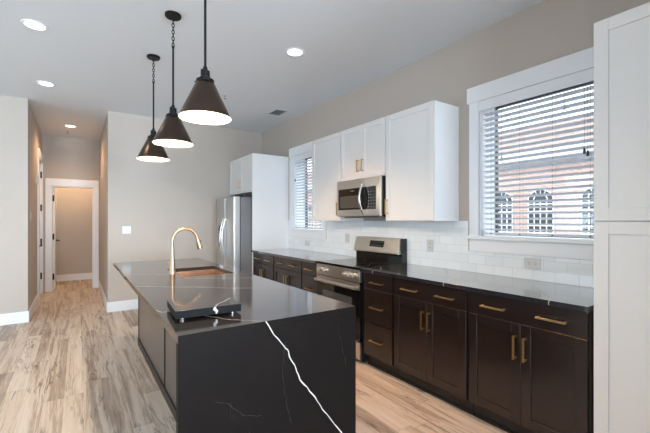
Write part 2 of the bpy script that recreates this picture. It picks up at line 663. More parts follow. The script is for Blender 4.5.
# ------------------------------------------------------------------ doors
d1 = sroot('door_1', (D1[0], HY, 0))
c = 0.088
link('casing', B((D1[0] - c, D1[0], HY - .02, HY - .0005, 0, DZ), (D1[1], D1[1] + c, HY - .02, HY - .0005, 0, DZ), (D1[0] - c, D1[1] + c, HY - .024, HY - .0005, DZ, DZ + .14), bev=.003), M['trim'], d1)
link('jamb', B((D1[0] - .0, D1[0] + .018, HY, HY + .12, 0, DZ), (D1[1] - .018, D1[1], HY, HY + .12, 0, DZ), (D1[0] + .018, D1[1] - .018, HY, HY + .12, DZ - .018, DZ)), M['trim'], d1)
# the leaf stands open into the next room, along the left side
leaf = link('door_leaf', B((D1[0] + .020, D1[0] + .055, HY + .125, HY + .125 + .66, 0.012, DZ - .02), bev=.003), M['door'], d1)
for hz in (0.27, 1.05, 1.80):
    bm = bmesh.new()
    box(bm, D1[0] + .0185, D1[0] + .034, HY + .06, HY + .118, hz - .055, hz + .055, bev=.003)
    tube(bm, [(D1[0] + .036, HY + .118, hz - .06), (D1[0] + .036, HY + .118, hz + .06)], .009, 10)
    h = link('hinge', bm, M['blk_metal'], d1)
    h['label'] = 'black hinge'
bm = bmesh.new()
lathe(bm, [(.001, 0), (.028, 0), (.028, .008), (.012, .012), (.010, .045)], (D1[0] + .0555, HY + .72, 0.95), 20, 'X')
tube(bm, [(D1[0] + .1, HY + .72, .95), (D1[0] + .105, HY + .66, .95), (D1[0] + .105, HY + .60, .948)], .010, 10)
h = link('door_handle', bm, M['blk_metal'], d1, True)
h['label'] = 'black lever handle'

d2 = sroot('door_2', (HX0, D2[0], 0))
c = 0.088
link('casing', B((HX0 + .0005, HX0 + .02, D2[0] - c, D2[0], 0, 2.44), (HX0 + .0005, HX0 + .02, D2[1], D2[1] + c, 0, 2.44), (HX0 + .0005, HX0 + .024, D2[0] - c, D2[1] + c, 2.44, 2.58), bev=.003), M['trim'], d2)
link('jamb', B((HX0 - .12, HX0, D2[0], D2[0] + .018, 0, 2.44), (HX0 - .12, HX0, D2[1] - .018, D2[1], 0, 2.44), (HX0 - .12, HX0, D2[0] + .018, D2[1] - .018, 2.422, 2.44)), M['trim'], d2)
bm = bmesh.new()
box(bm, HX0 - .05, HX0 - .014, D2[0] + .02, D2[1] - .02, 0.012, 2.42, bev=.002)
for (za, zb) in ((.25, 1.15), (1.30, 2.28)):
    box(bm, HX0 - .0145, HX0 - .008, D2[0] + .13, D2[0] + .15, za, zb)
    box(bm, HX0 - .0145, HX0 - .008, D2[1] - .15, D2[1] - .13, za, zb)
    box(bm, HX0 - .0145, HX0 - .008, D2[0] + .15, D2[1] - .15, za, za + .02)
    box(bm, HX0 - .0145, HX0 - .008, D2[0] + .15, D2[1] - .15, zb - .02, zb)
link('door_leaf', bm, M['door'], d2)
for hz in (0.34, 0.97, 1.60, 2.21):
    bm = bmesh.new()
    tube(bm, [(HX0 - .002, D2[1] - .019, hz - .06), (HX0 - .002, D2[1] - .019, hz + .06)], .013, 10)
    box(bm, HX0 - .012, HX0 + .004, D2[1] - .05, D2[1] - .02, hz - .055, hz + .055)
    h = link('hinge', bm, M['blk_metal'], d2)
    h['label'] = 'black hinge'
bm = bmesh.new()
lathe(bm, [(.001, 0), (.028, 0), (.028, .008), (.012, .012), (.010, .05)], (HX0 - .0135, D2[0] + .085, 0.93), 20, 'X')
tube(bm, [(HX0 + .036, D2[0] + .085, .93), (HX0 + .042, D2[0] + .13, .93), (HX0 + .042, D2[0] + .20, .928)], .011, 10)
h = link('door_handle', bm, M['blk_metal'], d2, True)
h['label'] = 'black lever handle'

# ------------------------------------------------------------------ windows
for n, (y0, y1), cl in ((1, W1, 0.088), (2, W2, 0.088)):
    w = sroot('window_%d' % n, (XR, y0, WZ0))
    xc = XR - .020
    link('casing', B((xc, XR - .0005, y0 - cl, y0, WZ0, WZ1), (xc, XR - .0005, y1, y1 + cl, WZ0, WZ1),
                     (xc - .006, XR - .0005, y0 - cl - .004, y1 + cl + (.02 if n == 1 else .004), WZ1, WZ1 + .135), bev=.003), M['trim'], w)
    link('window_sill', B((XR - .042, XO - .06, y0, y1, WZ0 - .03, WZ0), (XR - .042, XR - .0005, y0 - cl - .006, y0, WZ0 - .03, WZ0), (XR - .042, XR - .0005, y1, y1 + cl + .006, WZ0 - .03, WZ0), bev=.003), M['trim'], w)
    link('apron', B((xc, XR - .0005, y0 - cl, y1 + cl, WZ0 - .135, WZ0 - .0305), bev=.003), M['trim'], w)
    link('jamb', B((XR, XO - .02, y0, y0 + .012, WZ0, WZ1), (XR, XO - .02, y1 - .012, y1, WZ0, WZ1), (XR, XO - .02, y0 + .012, y1 - .012, WZ1 - .012, WZ1)), M['trim'], w)
    f = link('window_frame', B((XO - .05, XO - .01, y0 + .012, y0 + .019, WZ0 + .0, WZ1 - .012), (XO - .05, XO - .01, y1 - .019, y1 - .012, WZ0, WZ1 - .012),
                               (XO - .05, XO - .01, y0 + .019, y1 - .019, WZ0, WZ0 + .012), (XO - .05, XO - .01, y0 + .019, y1 - .019, WZ1 - .024, WZ1 - .012)), M['winframe'], w)
    link('pane', B((XO - .032, XO - .028, y0 + .0195, y1 - .0195, WZ0 + .0125, WZ1 - .0245)), M['glass'], w)


def blind(y0, y1, label, tassels):
    r = thing('window_blind', label, 'blind', (XR + .03, (y0 + y1) / 2, WZ0), 'white slatted window blinds')
    a, b = y0 + .016, y1 - .016
    link('valance', B((XR - .017, XR - .004, y0 + .002, y1 - .002, 2.300, WZ1 - .001), bev=.002), M['trim'], r)
    link('headrail', B((XR + .018, XR + .068, a + .005, b - .005, 2.325, 2.371)), M['blind'], r)
    bm = bmesh.new()
    n = 23
    xc, tilt, hw = XR + .042, math.radians(15), .0250
    for i in range(n):
        z = 1.292 + i * .0445
        P = []
        for k in range(5):
            s = -1 + k / 2
            u = s * hw
            crown = .0035 * (1 - s * s)
            P.append((xc + u * math.cos(tilt) + crown * math.sin(tilt), z - u * math.sin(tilt) + crown * math.cos(tilt)))
        Q = [(px, pz - .0028) for px, pz in reversed(P)]
        prism_y(bm, P + Q, a + .004, b - .004)
    link('slats', bm, M['blind'], r)
    bm = bmesh.new()
    box(bm, xc - .025, xc + .025, a + .004, b - .004, WZ0 + .012, WZ0 + .030, bev=.003)
    br = link('bottom_rail', bm, M['blind'], r)
    m = 4
    for i in range(m):
        y = a + .08 + (b - a - .16) * i / (m - 1)
        bm = bmesh.new()
        lathe(bm, [(.0065, -.003), (.0065, .0)], (xc - .0255, y, WZ0 + .021), 12, 'X', True)
        link('cord_plug', bm, M['cord'], br)
    bm = bmesh.new()
    for i in range(m):
        y = a + .08 + (b - a - .16) * i / (m - 1)
        for xx in (xc - .0265, xc + .0265):
            tube(bm, [(xx, y, WZ0 + .03), (xx, y, 2.33)], .0010, 5)
    link('ladder_cord', bm, M['cord'], r)
    for (y, zt, dark) in tassels:
        bm = bmesh.new()
        tube(bm, [(XR - .002, y, 2.31), (XR - .002, y, zt + .04)], .0012, 5)
        link('pull_cord', bm, M['cord'], r)
        bm = bmesh.new()
        lathe(bm, [(.003, .042), (.007, .034), (.009, .004), (.005, 0)], (XR - .002, y, zt), 12, 'Z', True)
        link('tassel', bm, M['tassel'] if dark else M['blind'], r, True)


blind(W1[0], W1[1], 'white horizontal blind with open slats in window next to tall white pantry', [(1.055, 1.82, True), (1.035, 1.80, True), (1.18, 2.15, False), (1.64, 1.86, False)])
blind(W2[0], W2[1], 'white horizontal blind in far window beside fridge cabinet panel', [(5.03, 1.98, True)])

# backsplash tiles
bm = bmesh.new()
TX0, TX1 = XR - .010, XR - .0005
Zt = 1.362
cl = .104
for b in ((W2[1] + cl, 5.249, .914, Zt), (W2[0] - cl, W2[1] + cl, .914, WZ0 - .136), (W1[1] + cl, W2[0] - cl, .914, Zt), (W1[0] - cl, W1[1] + cl, .914, WZ0 - .136), (.80, W1[0] - cl, .914, Zt)):
    box(bm, TX0, TX1, *b[:2], *b[2:])
struct('backsplash', bm, M['tile'])


# ------------------------------------------------------------------ cabinet builders (all fronts face -x)
def shaker(name, y0, y1, z0, z1, xf, m, parent, stile=.058, rec=.009, th=.020):
    bm = bmesh.new()
    x1 = xf + th
    bv = .0015
    box(bm, xf, x1, y0, y0 + stile, z0, z1, bev=bv, seg=1)
    box(bm, xf, x1, y1 - stile, y1, z0, z1, bev=bv, seg=1)
    box(bm, xf, x1, y0 + stile, y1 - stile, z0, z0 + stile, bev=bv, seg=1)
    box(bm, xf, x1, y0 + stile, y1 - stile, z1 - stile, z1, bev=bv, seg=1)
    box(bm, xf + rec, x1 - .001, y0 + stile, y1 - stile, z0 + stile, z1 - stile)
    return link(name, bm, m, parent)


def slab(name, y0, y1, z0, z1, xf, m, parent, th=.020):
    return link(name, B((xf, xf + th, y0, y1, z0, z1), bev=.002), m, parent)


def pull(parent, xf, y, z, length, vertical, m=None):
    bm = bmesh.new()
    h = length / 2
    t = .0055
    if vertical:
        box(bm, xf - .034, xf - .023, y - t, y + t, z - h, z + h, bev=.0015)
        for s in (-1, 1):
            box(bm, xf - .024, xf - .0002, y - t * .9, y + t * .9, z + s * (h - .008) - t, z + s * (h - .008) + t)
    else:
        box(bm, xf - .034, xf - .023, y - h, y + h, z - t, z + t, bev=.0015)
        for s in (-1, 1):
            box(bm, xf - .024, xf - .0002, y + s * (h - .008) - t, y + s * (h - .008) + t, z - t * .9, z + t * .9)
    o = link('handle', bm, m or M['brass'], parent)
    o['label'] = 'brass bar handle'
    return o


XF = 2.235           # base cabinet front faces
ZD0, ZD1, ZD2, ZD3 = .118, .730, .734, .880   # door bottom/top, drawer bottom/top
BX = 2.848           # back of the base cabinets


def base_body(r, y0, y1):
    link('body', B((XF + .021, BX, y0 + .001, y1 - .001, .105, .8835)), M['dark_in'], r)
    link('toe_kick', B((XF + .070, BX, y0 + .001, y1 - .001, 0.0, .1045), (XF + .058, XF + .0695, y0 + .001, y1 - .001, 0.0, .018)), M['kick'], r)


def door_cab(y0, y1, label, margin=.011):
    r = thing('base_cabinet', label, 'cabinet', (2.5, (y0 + y1) / 2, 0), 'dark base cabinets along the window wall')
    base_body(r, y0, y1)
    a, b = y0 + margin, y1 - margin
    mid = (y0 + y1) / 2
    dr = slab('drawer', a, b, ZD2, ZD3, XF, M['dark_drawer'], r)
    w = b - a
    for s in (.245, .745):
        pull(dr, XF, a + w * s, (ZD2 + ZD3) / 2 - .006, .160, False)
    for (p, q, hy) in ((a, mid - .0015, mid - .030), (mid + .0015, b, mid + .030)):
        d = shaker('door', p, q, ZD0, ZD1, XF, M['dark_cab'], r)
        pull(d, XF, hy, .587, .145, True)
    return r


def drawer_bank(y0, y1, label, margin=.011):
    r = thing('drawer_cabinet', label, 'cabinet', (2.5, (y0 + y1) / 2, 0), 'dark base cabinets along the window wall')
    base_body(r, y0, y1)
    a, b = y0 + margin, y1 - margin
    for (p, q, hz) in ((ZD2, ZD3, .798), (.435, ZD1, .573), (ZD0, .423, .272)):
        d = slab('drawer', a, b, p, q, XF, M['dark_drawer'], r)
        pull(d, XF, (a + b) / 2, hz, .160, False)
    return r


door_cab(.800, 1.527, 'dark espresso base cabinet against the tall white pantry')
door_cab(1.529, 2.244, 'dark espresso two-door base cabinet between drawer bank and pantry-side cabinet')
drawer_bank(2.246, 2.640, 'narrow dark three-drawer cabinet on near side of the range')
drawer_bank(3.425, 3.775, 'narrow dark drawer cabinet on far side of the range')
door_cab(3.777, 4.525, 'dark grey-brown base cabinet under window between range drawers and corner cabinet')
door_cab(4.527, 5.246, 'dark base cabinet beside white fridge panel')


# worktops
def worktop(y0, y1, label, veins):
    bm = bmesh.new()
    box(bm, 2.205, XR - .012, y0, y1, .8845, .914, bev=.0006, seg=1)
    for pts, w, seed, mi in veins:
        L = jitter_line(pts, 12, .004, seed, (0, 1))
        L = [p for p in L if p.x >= 2.2072]
        ribbon(bm, L, [w * random.uniform(.5, 1.3) for _ in L], (0, 0, 1), mi)
        e = L[-1]
        if e.x < 2.24:
            ribbon(bm, [(2.205, e.y, .912), (2.205, e.y + .006, .90), (2.205, e.y + .002, .887)], [w * .9, w * .6, w * .3], (-1, 0, 0), mi)
    o = link('worktop', bm, [M['stone_counter'], M['vein'], M['vein_faint']])
    return tag(o, label, 'worktop')


worktop(.798, 2.648, 'polished black stone worktop between range and pantry', [
    ([(2.42, 2.60, .914), (2.34, 2.50, .914), (2.26, 2.46, .914), (2.208, 2.47, .914)], .004, 3, 1),
    ([(2.50, 1.835, .914), (2.42, 1.80, .914), (2.33, 1.76, .914), (2.26, 1.70, .914), (2.208, 1.70, .914)], .0022, 4, 1),
    ([(2.80, 1.40, .914), (2.60, 1.27, .914), (2.40, 1.10, .914), (2.26, 1.0, .914), (2.208, .985, .914)], .0022, 5, 1),
    ([(2.84, 2.20, .914), (2.72, 2.05, .914), (2.60, 1.98, .914)], .0015, 6, 2)])
worktop(3.417, 5.248, 'polished black stone worktop between range and fridge panel', [
    ([(2.70, 4.6, .914), (2.5, 4.42, .914), (2.30, 4.33, .914), (2.208, 4.30, .914)], .003, 8, 1),
    ([(2.60, 5.10, .914), (2.4, 5.12, .914), (2.208, 5.16, .914)], .002, 9, 1)])


# ------------------------------------------------------------------ upper cabinets
UF = 2.512


def upper(y0, y1, z0, z1, label, doors, pulls, grp='white wall cabinets above the range'):
    r = thing('wall_cabinet', label, 'cabinet', ((UF + XR) / 2, (y0 + y1) / 2, z0), grp)
    link('body', B((UF + .021, XR - .001, y0, y1, z0, z1)), M['white_cab_lit'], r)
    for (a, b), ps in zip(doors, pulls):
        d = shaker('door', a, b, z0 + .002, z1 - .002, UF, M['white_cab'], r, stile=.056, rec=.009)
        for (py, pz, pl) in ps:
            pull(d, UF, py, pz, pl, True)
    return r


upper(2.042, 2.628, 1.362, 2.392, 'largest white wall cabinet, just right of microwave', [(2.046, 2.625)], [[(2.598, 1.50, .145)]])
upper(2.632, 3.368, 1.812, 2.392, 'short white two-door wall cabinet directly above the microwave', [(2.635, 2.9985), (3.0015, 3.365)], [[(2.962, 1.953, .13)], [(3.040, 1.953, .13)]])
upper(3.372, 3.985, 1.362, 2.392, 'white wall cabinet overlapping far window, left of microwave', [(3.375, 3.981)], [[(3.410, 1.50, .145)]])

# fridge surround: tall side panel with a cabinet over the fridge
r = thing('fridge_cabinet', 'white two-door cabinet with tall side panel enclosing the refrigerator', 'cabinet', (2.55, 5.75, 0))
link('side_panel', B((2.235, XR - .001, 5.251, 5.271, 0, 2.402), bev=.001), M['white_cab_lit'], r)
link('body', B((2.257, XR - .001, 5.272, YB - .016, 1.81, 2.402)), M['white_cab'], r)
for a, b, hy in ((5.274, 5.758, 5.725), (5.762, 6.262, 5.797)):
    d = shaker('door', a, b, 1.812, 2.400, 2.236, M['white_cab'], r, stile=.056, rec=.009)
    pull(d, 2.236, hy, 1.955, .12, True)

# pantry
r = thing('pantry_cabinet', 'tall white pantry cabinet filling the right edge, two doors high', 'cabinet', (2.55, .47, 0))
PY0, PY1 = .10, .785
link('body', B((2.252, XR - .001, PY0, PY1, .10, 2.398)), M['white_cab'], r)
link('toe_kick', B((2.32, XR - .001, PY0, PY1, 0, .0995)), M['kick'], r)
d = shaker('door', PY0 + .002, PY1 - .003, 1.3635, 2.395, 2.231, M['white_cab'], r, stile=.064, rec=.007)
d['label'] = 'upper pantry door'
d = shaker('door', PY0 + .002, PY1 - .003, .118, 1.3595, 2.231, M['white_cab'], r, stile=.064, rec=.007)
d['label'] = 'lower pantry door'

# ------------------------------------------------------------------ refrigerator
r = thing('refrigerator', 'stainless steel side-by-side refrigerator in white cabinet surround', 'refrigerator', (2.4, 5.71, 0))
FY0, FY1, FS = 5.315, 6.125, 5.705
link('body', B((2.072, 2.78, FY0 + .005, FY1 - .005, .03, 1.725), bev=.004), M['grey_side'], r)
link('gasket', B((2.055, 2.0715, FY0 + .012, FY1 - .012, .08, 1.715)), M['blk_panel'], r)
link('hinge_cover', B((2.0, 2.12, FY0 + .02, FY0 + .09, 1.732, 1.752), bev=.004), M['blk_panel'], r)
link('kick_grille', B((2.06, 2.5, FY0 + .01, FY1 - .01, 0.0, .0295)), M['blk_panel'], r)


def fridge_door(y0, y1):
    bm = bmesh.new()
    fs = box(bm, 1.955, 2.0545, y0, y1, .06, 1.730)
    es = [e for e in bm.edges if abs(e.verts[0].co.x - e.verts[1].co.x) < 1e-6 and e.verts[0].co.x < 2.0]
    bmesh.ops.bevel(bm, geom=es, offset=.022, segments=5, affect='EDGES', profile=.5)
    return link('door', bm, M['steel_v'], r, True)


dr_ = fridge_door(FY0, FS - .003)
dl_ = fridge_door(FS + .003, FY1)


def bow(parent, x, y, z0, z1, depth):
    bm = bmesh.new()
    P = []
    for i in range(17):
        s = i / 16
        P.append((x - .001 - depth * math.sin(math.pi * s) ** .75, y, z0 + (z1 - z0) * s))
    tube(bm, P, .013, 12)
    return link('handle', bm, M['chrome'], parent, True)


bow(dr_, 1.955, FS - .045, .77, 1.39, .062)
bow(dl_, 1.955, FS + .045, .77, 1.39, .062)
bm = B((1.951, 1.9545, 5.86, 6.00, .93, 1.28), bev=.001)
dp = link('dispenser', bm, M['blk_glass'], dl_)
dp['label'] = 'dark water dispenser panel'

# ------------------------------------------------------------------ microwave (over the range)
r = thing('microwave', 'stainless over-the-range microwave beneath short white cabinet', 'microwave', (2.65, 3.0, 1.40))
MX, MY0, MY1, MZ0, MZ1 = 2.455, 2.640, 3.360, 1.405, 1.806
link('body', B((MX + .032, XR - .012, MY0, MY1, MZ0, MZ1), bev=.003), M['blk_panel'], r)
bm = bmesh.new()
box(bm, MX, MX + .031, MY0 + .002, MY1 - .002, MZ0 + .004, MZ1 - .002, bev=.006, seg=3)
fr = link('door', bm, M['steel'], r, True)
link('window', B((MX - .003, MX - .0005, 2.870, MY1 - .035, MZ0 + .075, MZ1 - .095), bev=.001), M['blk_glass'], fr)
gw = mat('smoked_oven_window', srgb(74, 72, 70), 0.12, spec=0.6, var=0.1)
link('viewing_pane', B((MX - .0045, MX - .0032, 2.93, MY1 - .065, MZ0 + .095, MZ1 - .175)), gw, fr)
link('control_panel', B((MX - .003, MX - .0005, 2.702, 2.866, MZ0 + .075, MZ1 - .095), bev=.001), M['blk_glass'], fr)
for i in range(6):
    for j in range(3):
        y = 2.724 + j * .040
        z = MZ0 + .095 + i * .031
        link('key', B((MX - .0036, MX - .0031, y, y + .014, z, z + .010)), M['key'], fr)
bm = B((MX - .0040, MX - .0035, 3.04, 3.105, MZ1 - .128, MZ1 - .119))
link('badge', bm, M['key'], fr)
bm = bmesh.new()
P = []
for i in range(17):
    s = i / 16
    P.append((MX - .004 - .058 * math.sin(math.pi * s) ** .8, 2.885, MZ0 + .03 + (MZ1 - .05 - MZ0 - .03) * s))
tube(bm, P, .013, 12)
link('handle', bm, M['chrome'], fr, True)
link('underside_vent', B((MX + .06, XR - .06, MY0 + .06, MY1 - .06, MZ0 - .012, MZ0 - .0005)), M['vent'], r)

# ------------------------------------------------------------------ range
r = thing('range', 'freestanding stainless range with black glass cooktop between dark cabinets', 'range', (2.5, 3.03, 0))
RX, RY0, RY1 = 2.205, 2.656, 3.404
link('body', B((RX + .035, 2.80, RY0, RY1, .035, .893)), M['blk_panel'], r)
for (x, y) in ((2.30, RY0 + .05), (2.30, RY1 - .05), (2.74, RY0 + .05), (2.74, RY1 - .05)):
    bm = bmesh.new()
    lathe(bm, [(.02, 0), (.02, .0345)], (x, y, 0), 14, 'Z', True)
    link('foot', bm, M['blk_panel'], r)
ct = link('cooktop', B((RX + .004, 2.775, RY0, RY1, .8935, .917), bev=.004), M['blk_glass'], r)
for (x, y, rr) in ((2.37, 2.85, .105), (2.37, 3.22, .085), (2.62, 2.85, .08), (2.62, 3.22, .11)):
    bm = bmesh.new()
    lathe(bm, [(rr, .9172), (rr, .9176), (rr - .003, .9176), (rr - .003, .9172)], (x, y, 0), 48)
    link('burner_ring', bm, M['burner'], ct)
cp = link('control_panel', B((RX, RX + .034, RY0, RY1, .775, .889), bev=.005), M['steel'], r)
for y in (3.315, 3.215, 2.87, 2.795, 2.72):
    bm = bmesh.new()
    lathe(bm, [(.026, 0), (.026, -.008), (.020, -.012), (.018, -.034), (.015, -.037), (.001, -.037)], (RX - .0003, y, .835), 24, 'X')
    box(bm, RX - .044, RX - .036, y - .004, y + .004, .818, .852, bev=.001)
    link('knob', bm, M['steel'], cp, True)
od = link('oven_door', B((RX + .006, RX + .034, RY0 + .002, RY1 - .002, .215, .770), bev=.003), M['blk_glass'], r)
link('trim_strip', B((RX + .002, RX + .0058, RY0 + .002, RY1 - .002, .700, .768), bev=.001), M['steel'], od)
ow = link('window', B((RX + .0045, RX + .0058, RY0 + .12, RY1 - .12, .36, .62)), gw, od)
bm = bmesh.new()
tube(bm, [(RX - .030, RY0 + .02, .722), (RX - .030, RY1 - .02, .722)], .016, 14)
for y in (RY0 + .05, RY1 - .05):
    tube(bm, [(RX - .030, y, .722), (RX + .0018, y, .722)], .012, 10)
link('handle', bm, M['steel'], od, True)
link('drawer', B((RX + .004, RX + .034, RY0 + .002, RY1 - .002, .045, .208), bev=.004), M['steel'], r)
# backguard: black riser with a sloping stainless console
bg_ = link('backguard', B((2.776, XR - .013, RY0, RY1, .900, 1.03)), M['blk_glass'], r)
bm = bmesh.new()
prism_y(bm, [(2.735, 1.008), (XR - .035, 1.008), (XR - .035, 1.178), (2.785, 1.178), (2.772, 1.170), (2.728, 1.020)], RY0 + .022, RY1 - .004)
bmesh.ops.bevel(bm, geom=[e for e in bm.edges], offset=.004, segments=2, affect='EDGES')
co = link('console', bm, M['steel'], r, True)
link('end_cap', B((2.775, XR - .013, RY0, RY0 + .0215, 1.031, 1.176), bev=.004), M['blk_panel'], r)


def on_console(y0, y1, t0, t1, lift):
    a, b = Vector((2.728, 0, 1.020)), Vector((2.772, 0, 1.170))
    nrm = Vector((-(b - a).z, 0, (b - a).x)).normalized()
    bm = bmesh.new()
    p, q = a.lerp(b, t0), a.lerp(b, t1)
    vs = []
    for l in (0.0004, lift):
        for (pt, y) in ((p, y0), (p, y1), (q, y1), (q, y0)):
            v = pt + nrm * l
            vs.append(bm.verts.new((v.x, y, v.z)))
    for f in ((0, 1, 2, 3), (7, 6, 5, 4), (0, 4, 5, 1), (1, 5, 6, 2), (2, 6, 7, 3), (3, 7, 4, 0)):
        bm.faces.new([vs[i] for i in f])
    return bm


ds = link('display', on_console(2.905, 3.130, .36, .80, .002), M['blk_glass'], co)
for row, n in ((.66, 6), (.46, 8)):
    for i in range(n):
        y = 2.920 + i * .20 / n
        link('key', on_console(y, y + .014, row, row + .05, .0028), M['key'], co)

# ------------------------------------------------------------------ island
IX0, IX1, IY0, IY1, TH = .327, 1.218, 1.498, 4.487, .032
r = thing('island_cabinet', 'long dark island cabinet under black stone waterfall worktop', 'kitchen island', (.86, 3.0, 0))
PX = .567
bm = bmesh.new()
# hollow shell: open on top so the sink can hang inside
box(bm, PX + .006, PX + .022, IY0 + TH + .002, IY1 - .012, .085, .8815)
box(bm, 1.18, 1.196, IY0 + TH + .002, IY1 - .012, .085, .8815)
box(bm, PX + .022, 1.18, IY0 + TH + .002, IY0 + TH + .02, .085, .8815)
box(bm, PX + .022, 1.18, IY1 - .03, IY1 - .012, .085, .8815)
box(bm, PX + .022, 1.18, IY0 + TH + .02, IY1 - .03, .085, .10)
link('body', bm, M['dark_in'], r)
ys = [IY0 + TH + .004, 2.02, 3.035, 4.475]
for a, b in zip(ys[:-1], ys[1:]):
    link('side_panel', B((PX, PX + .0055, a + .012, b - .012, .072, .8815)), M['island_panel'], r)
for y in (3.035, 4.463, 2.02):
    link('batten', B((PX - .006, PX + .0055, y - .0115, y + .0115, .072, .8815)), M['kick'], r)
link('base_trim', B((PX - .010, PX + .0055, IY0 + TH + .004, 4.475, 0, .0715), (PX + .0056, 1.12, IY0 + TH + .004, 4.475, 0, .0845)), M['kick'], r)
for a, b in ((1.54, 2.26), (2.27, 2.98), (2.99, 3.72), (3.73, 4.46)):
    d = shaker('door', a, b, .10, .875, 1.197, M['dark_cab'], r)
    pull(d, 1.252, b - .05, .62, .145, True)

# waterfall worktop with a sink cut-out
SX0, SX1, SY0, SY1 = .690, 1.125, 3.03, 3.615
bm = bmesh.new()
Zt, Zb = .914, .914 - TH


def rrect(x0, x1, y0, y1, rad, n=6):
    P = []
    for cx, cy, a0 in ((x1 - rad, y1 - rad, 0), (x0 + rad, y1 - rad, 90), (x0 + rad, y0 + rad, 180), (x1 - rad, y0 + rad, 270)):
        for i in range(n + 1):
            a = math.radians(a0 + 90 * i / n)
            P.append((cx + rad * math.cos(a), cy + rad * math.sin(a)))
    return P


hole = rrect(SX0, SX1, SY0, SY1, .016)
out = [(IX0, IY0), (IX1, IY0), (IX1, IY1), (IX0, IY1)]
for z in (Zt, Zb):
    ov = [bm.verts.new((x, y, z)) for x, y in out]
    hv = [bm.verts.new((x, y, z)) for x, y in hole]
    es = [bm.edges.new((ov[i], ov[(i + 1) % 4])) for i in range(4)]
    es += [bm.edges.new((hv[i], hv[(i + 1) % len(hv)])) for i in range(len(hv))]
    bmesh.ops.triangle_fill(bm, use_beauty=True, use_dissolve=False, edges=es)
    if z == Zt:
        ot, ht = ov, hv
for i in range(4):
    bm.faces.new((ot[i], ot[(i + 1) % 4], ov[(i + 1) % 4], ov[i]))
for i in range(len(hole)):
    bm.faces.new((ht[i], ht[(i + 1) % len(hole)], hv[(i + 1) % len(hole)], hv[i]))
bmesh.ops.recalc_face_normals(bm, faces=bm.faces)
# white veins on the top
tv = [
    ([(.330, 1.99, Zt), (.345, 1.93, Zt), (.394, 1.925, Zt), (.466, 1.80, Zt), (.57, 1.62, Zt), (.69, 1.502, Zt)], .0022, 1, 1),
    ([(.330, 2.80, Zt), (.48, 2.67, Zt), (.631, 2.56, Zt), (.841, 2.36, Zt), (1.21, 2.12, Zt)], .0030, 2, 1),
    ([(.330, 3.50, Zt), (.56, 3.30, Zt), (.68, 3.20, Zt)], .0022, 3, 1),
    ([(.70, 2.98, Zt), (.95, 2.80, Zt), (1.21, 2.66, Zt)], .0026, 4, 1),
    ([(.45, 4.30, Zt), (.80, 4.12, Zt), (1.2, 4.02, Zt)], .0016, 5, 1)]
for pts, w, seed, mi in tv:
    L = jitter_line(pts, 36, .004, seed, (0, 1))
    ribbon(bm, L, [w * random.uniform(.5, 1.25) for _ in L], (0, 0, 1), mi)
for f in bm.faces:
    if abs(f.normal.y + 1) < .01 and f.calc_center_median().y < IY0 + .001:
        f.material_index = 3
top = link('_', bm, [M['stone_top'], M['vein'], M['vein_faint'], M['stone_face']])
top.name = 'island_worktop'
tag(top, 'black stone island worktop with white veins and waterfall end', 'worktop')
bm = bmesh.new()
box(bm, IX0, IX1, IY0, IY0 + TH, 0.0, Zb - .0003)
wv = [(.700, .914), (.736, .851), (.790, .790), (.812, .760), (.822, .729), (.850, .690), (.860, .655), (.868, .625), (.885, .598), (.925, .548), (.965, .495), (1.012, .422), (1.079, .340), (1.129, .273), (1.17, .20), (1.19, .10), (1.20, .0)]
L = jitter_line([(x, IY0, z) for x, z in wv], 44, .0025, 11, (0, 2))
ribbon(bm, L, [.0023 * random.uniform(.55, 1.35) for _ in L], (0, -1, 0), 1)
L = jitter_line([(.80, IY0, .80), (.79, IY0, .70), (.80, IY0, .56), (.83, IY0, .42)], 20, .004, 12, (0, 2))
ribbon(bm, L, [.0006 * random.uniform(.3, 1.3) for _ in L], (0, -1, 0), 2)
L = jitter_line([(1.10, IY0, .84), (1.13, IY0, .72), (1.15, IY0, .62)], 14, .004, 13, (0, 2))
ribbon(bm, L, [.0006 * random.uniform(.3, 1.3) for _ in L], (0, -1, 0), 2)
L = jitter_line([(.46, IY0, .62), (.53, IY0, .59), (.60, IY0, .52), (.68, IY0, .50)], 14, .004, 14, (0, 2))
ribbon(bm, L, [.0006 * random.uniform(.3, 1.3) for _ in L], (0, -1, 0), 2)
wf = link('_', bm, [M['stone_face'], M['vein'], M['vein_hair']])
wf.name = 'waterfall_end'
wf.parent = top
wf['label'] = 'satin stone end slab with one bold white vein'

# sink
r = thing('sink', 'rectangular undermount bronze sink let into the island worktop', 'sink', ((SX0 + SX1) / 2, (SY0 + SY1) / 2, .66))
bm = bmesh.new()
e = .004
levels = [(-e, Zb - .001), (-e, Zb - .12), (.004, .705), (.03, .682), (.10, .678)]
prev = None
for ins, z in [(-.022, Zb - .001)] + levels:
    P = rrect(SX0 + ins, SX1 - ins, SY0 + ins, SY1 - ins, max(.012, .016 - ins * .2))
    ring = [bm.verts.new((x, y, z)) for x, y in P]
    if prev:
        for i in range(len(ring)):
            bm.faces.new((prev[i], prev[(i + 1) % len(ring)], ring[(i + 1) % len(ring)], ring[i]))
    prev = ring
bm.faces.new(prev)
bs = link('_', bm, M['sink'], r)
bs.name = 'basin'
sm = bs.modifiers.new('thickness', 'SOLIDIFY')
sm.thickness = .002
sm.offset = -1
bm = bmesh.new()
lathe(bm, [(.045, .6785), (.045, .6815), (.03, .6815), (.025, .679)], ((SX0 + SX1) / 2, (SY0 + SY1) / 2, 0), 24)
link('drain', bm, M['chrome'], r, True)

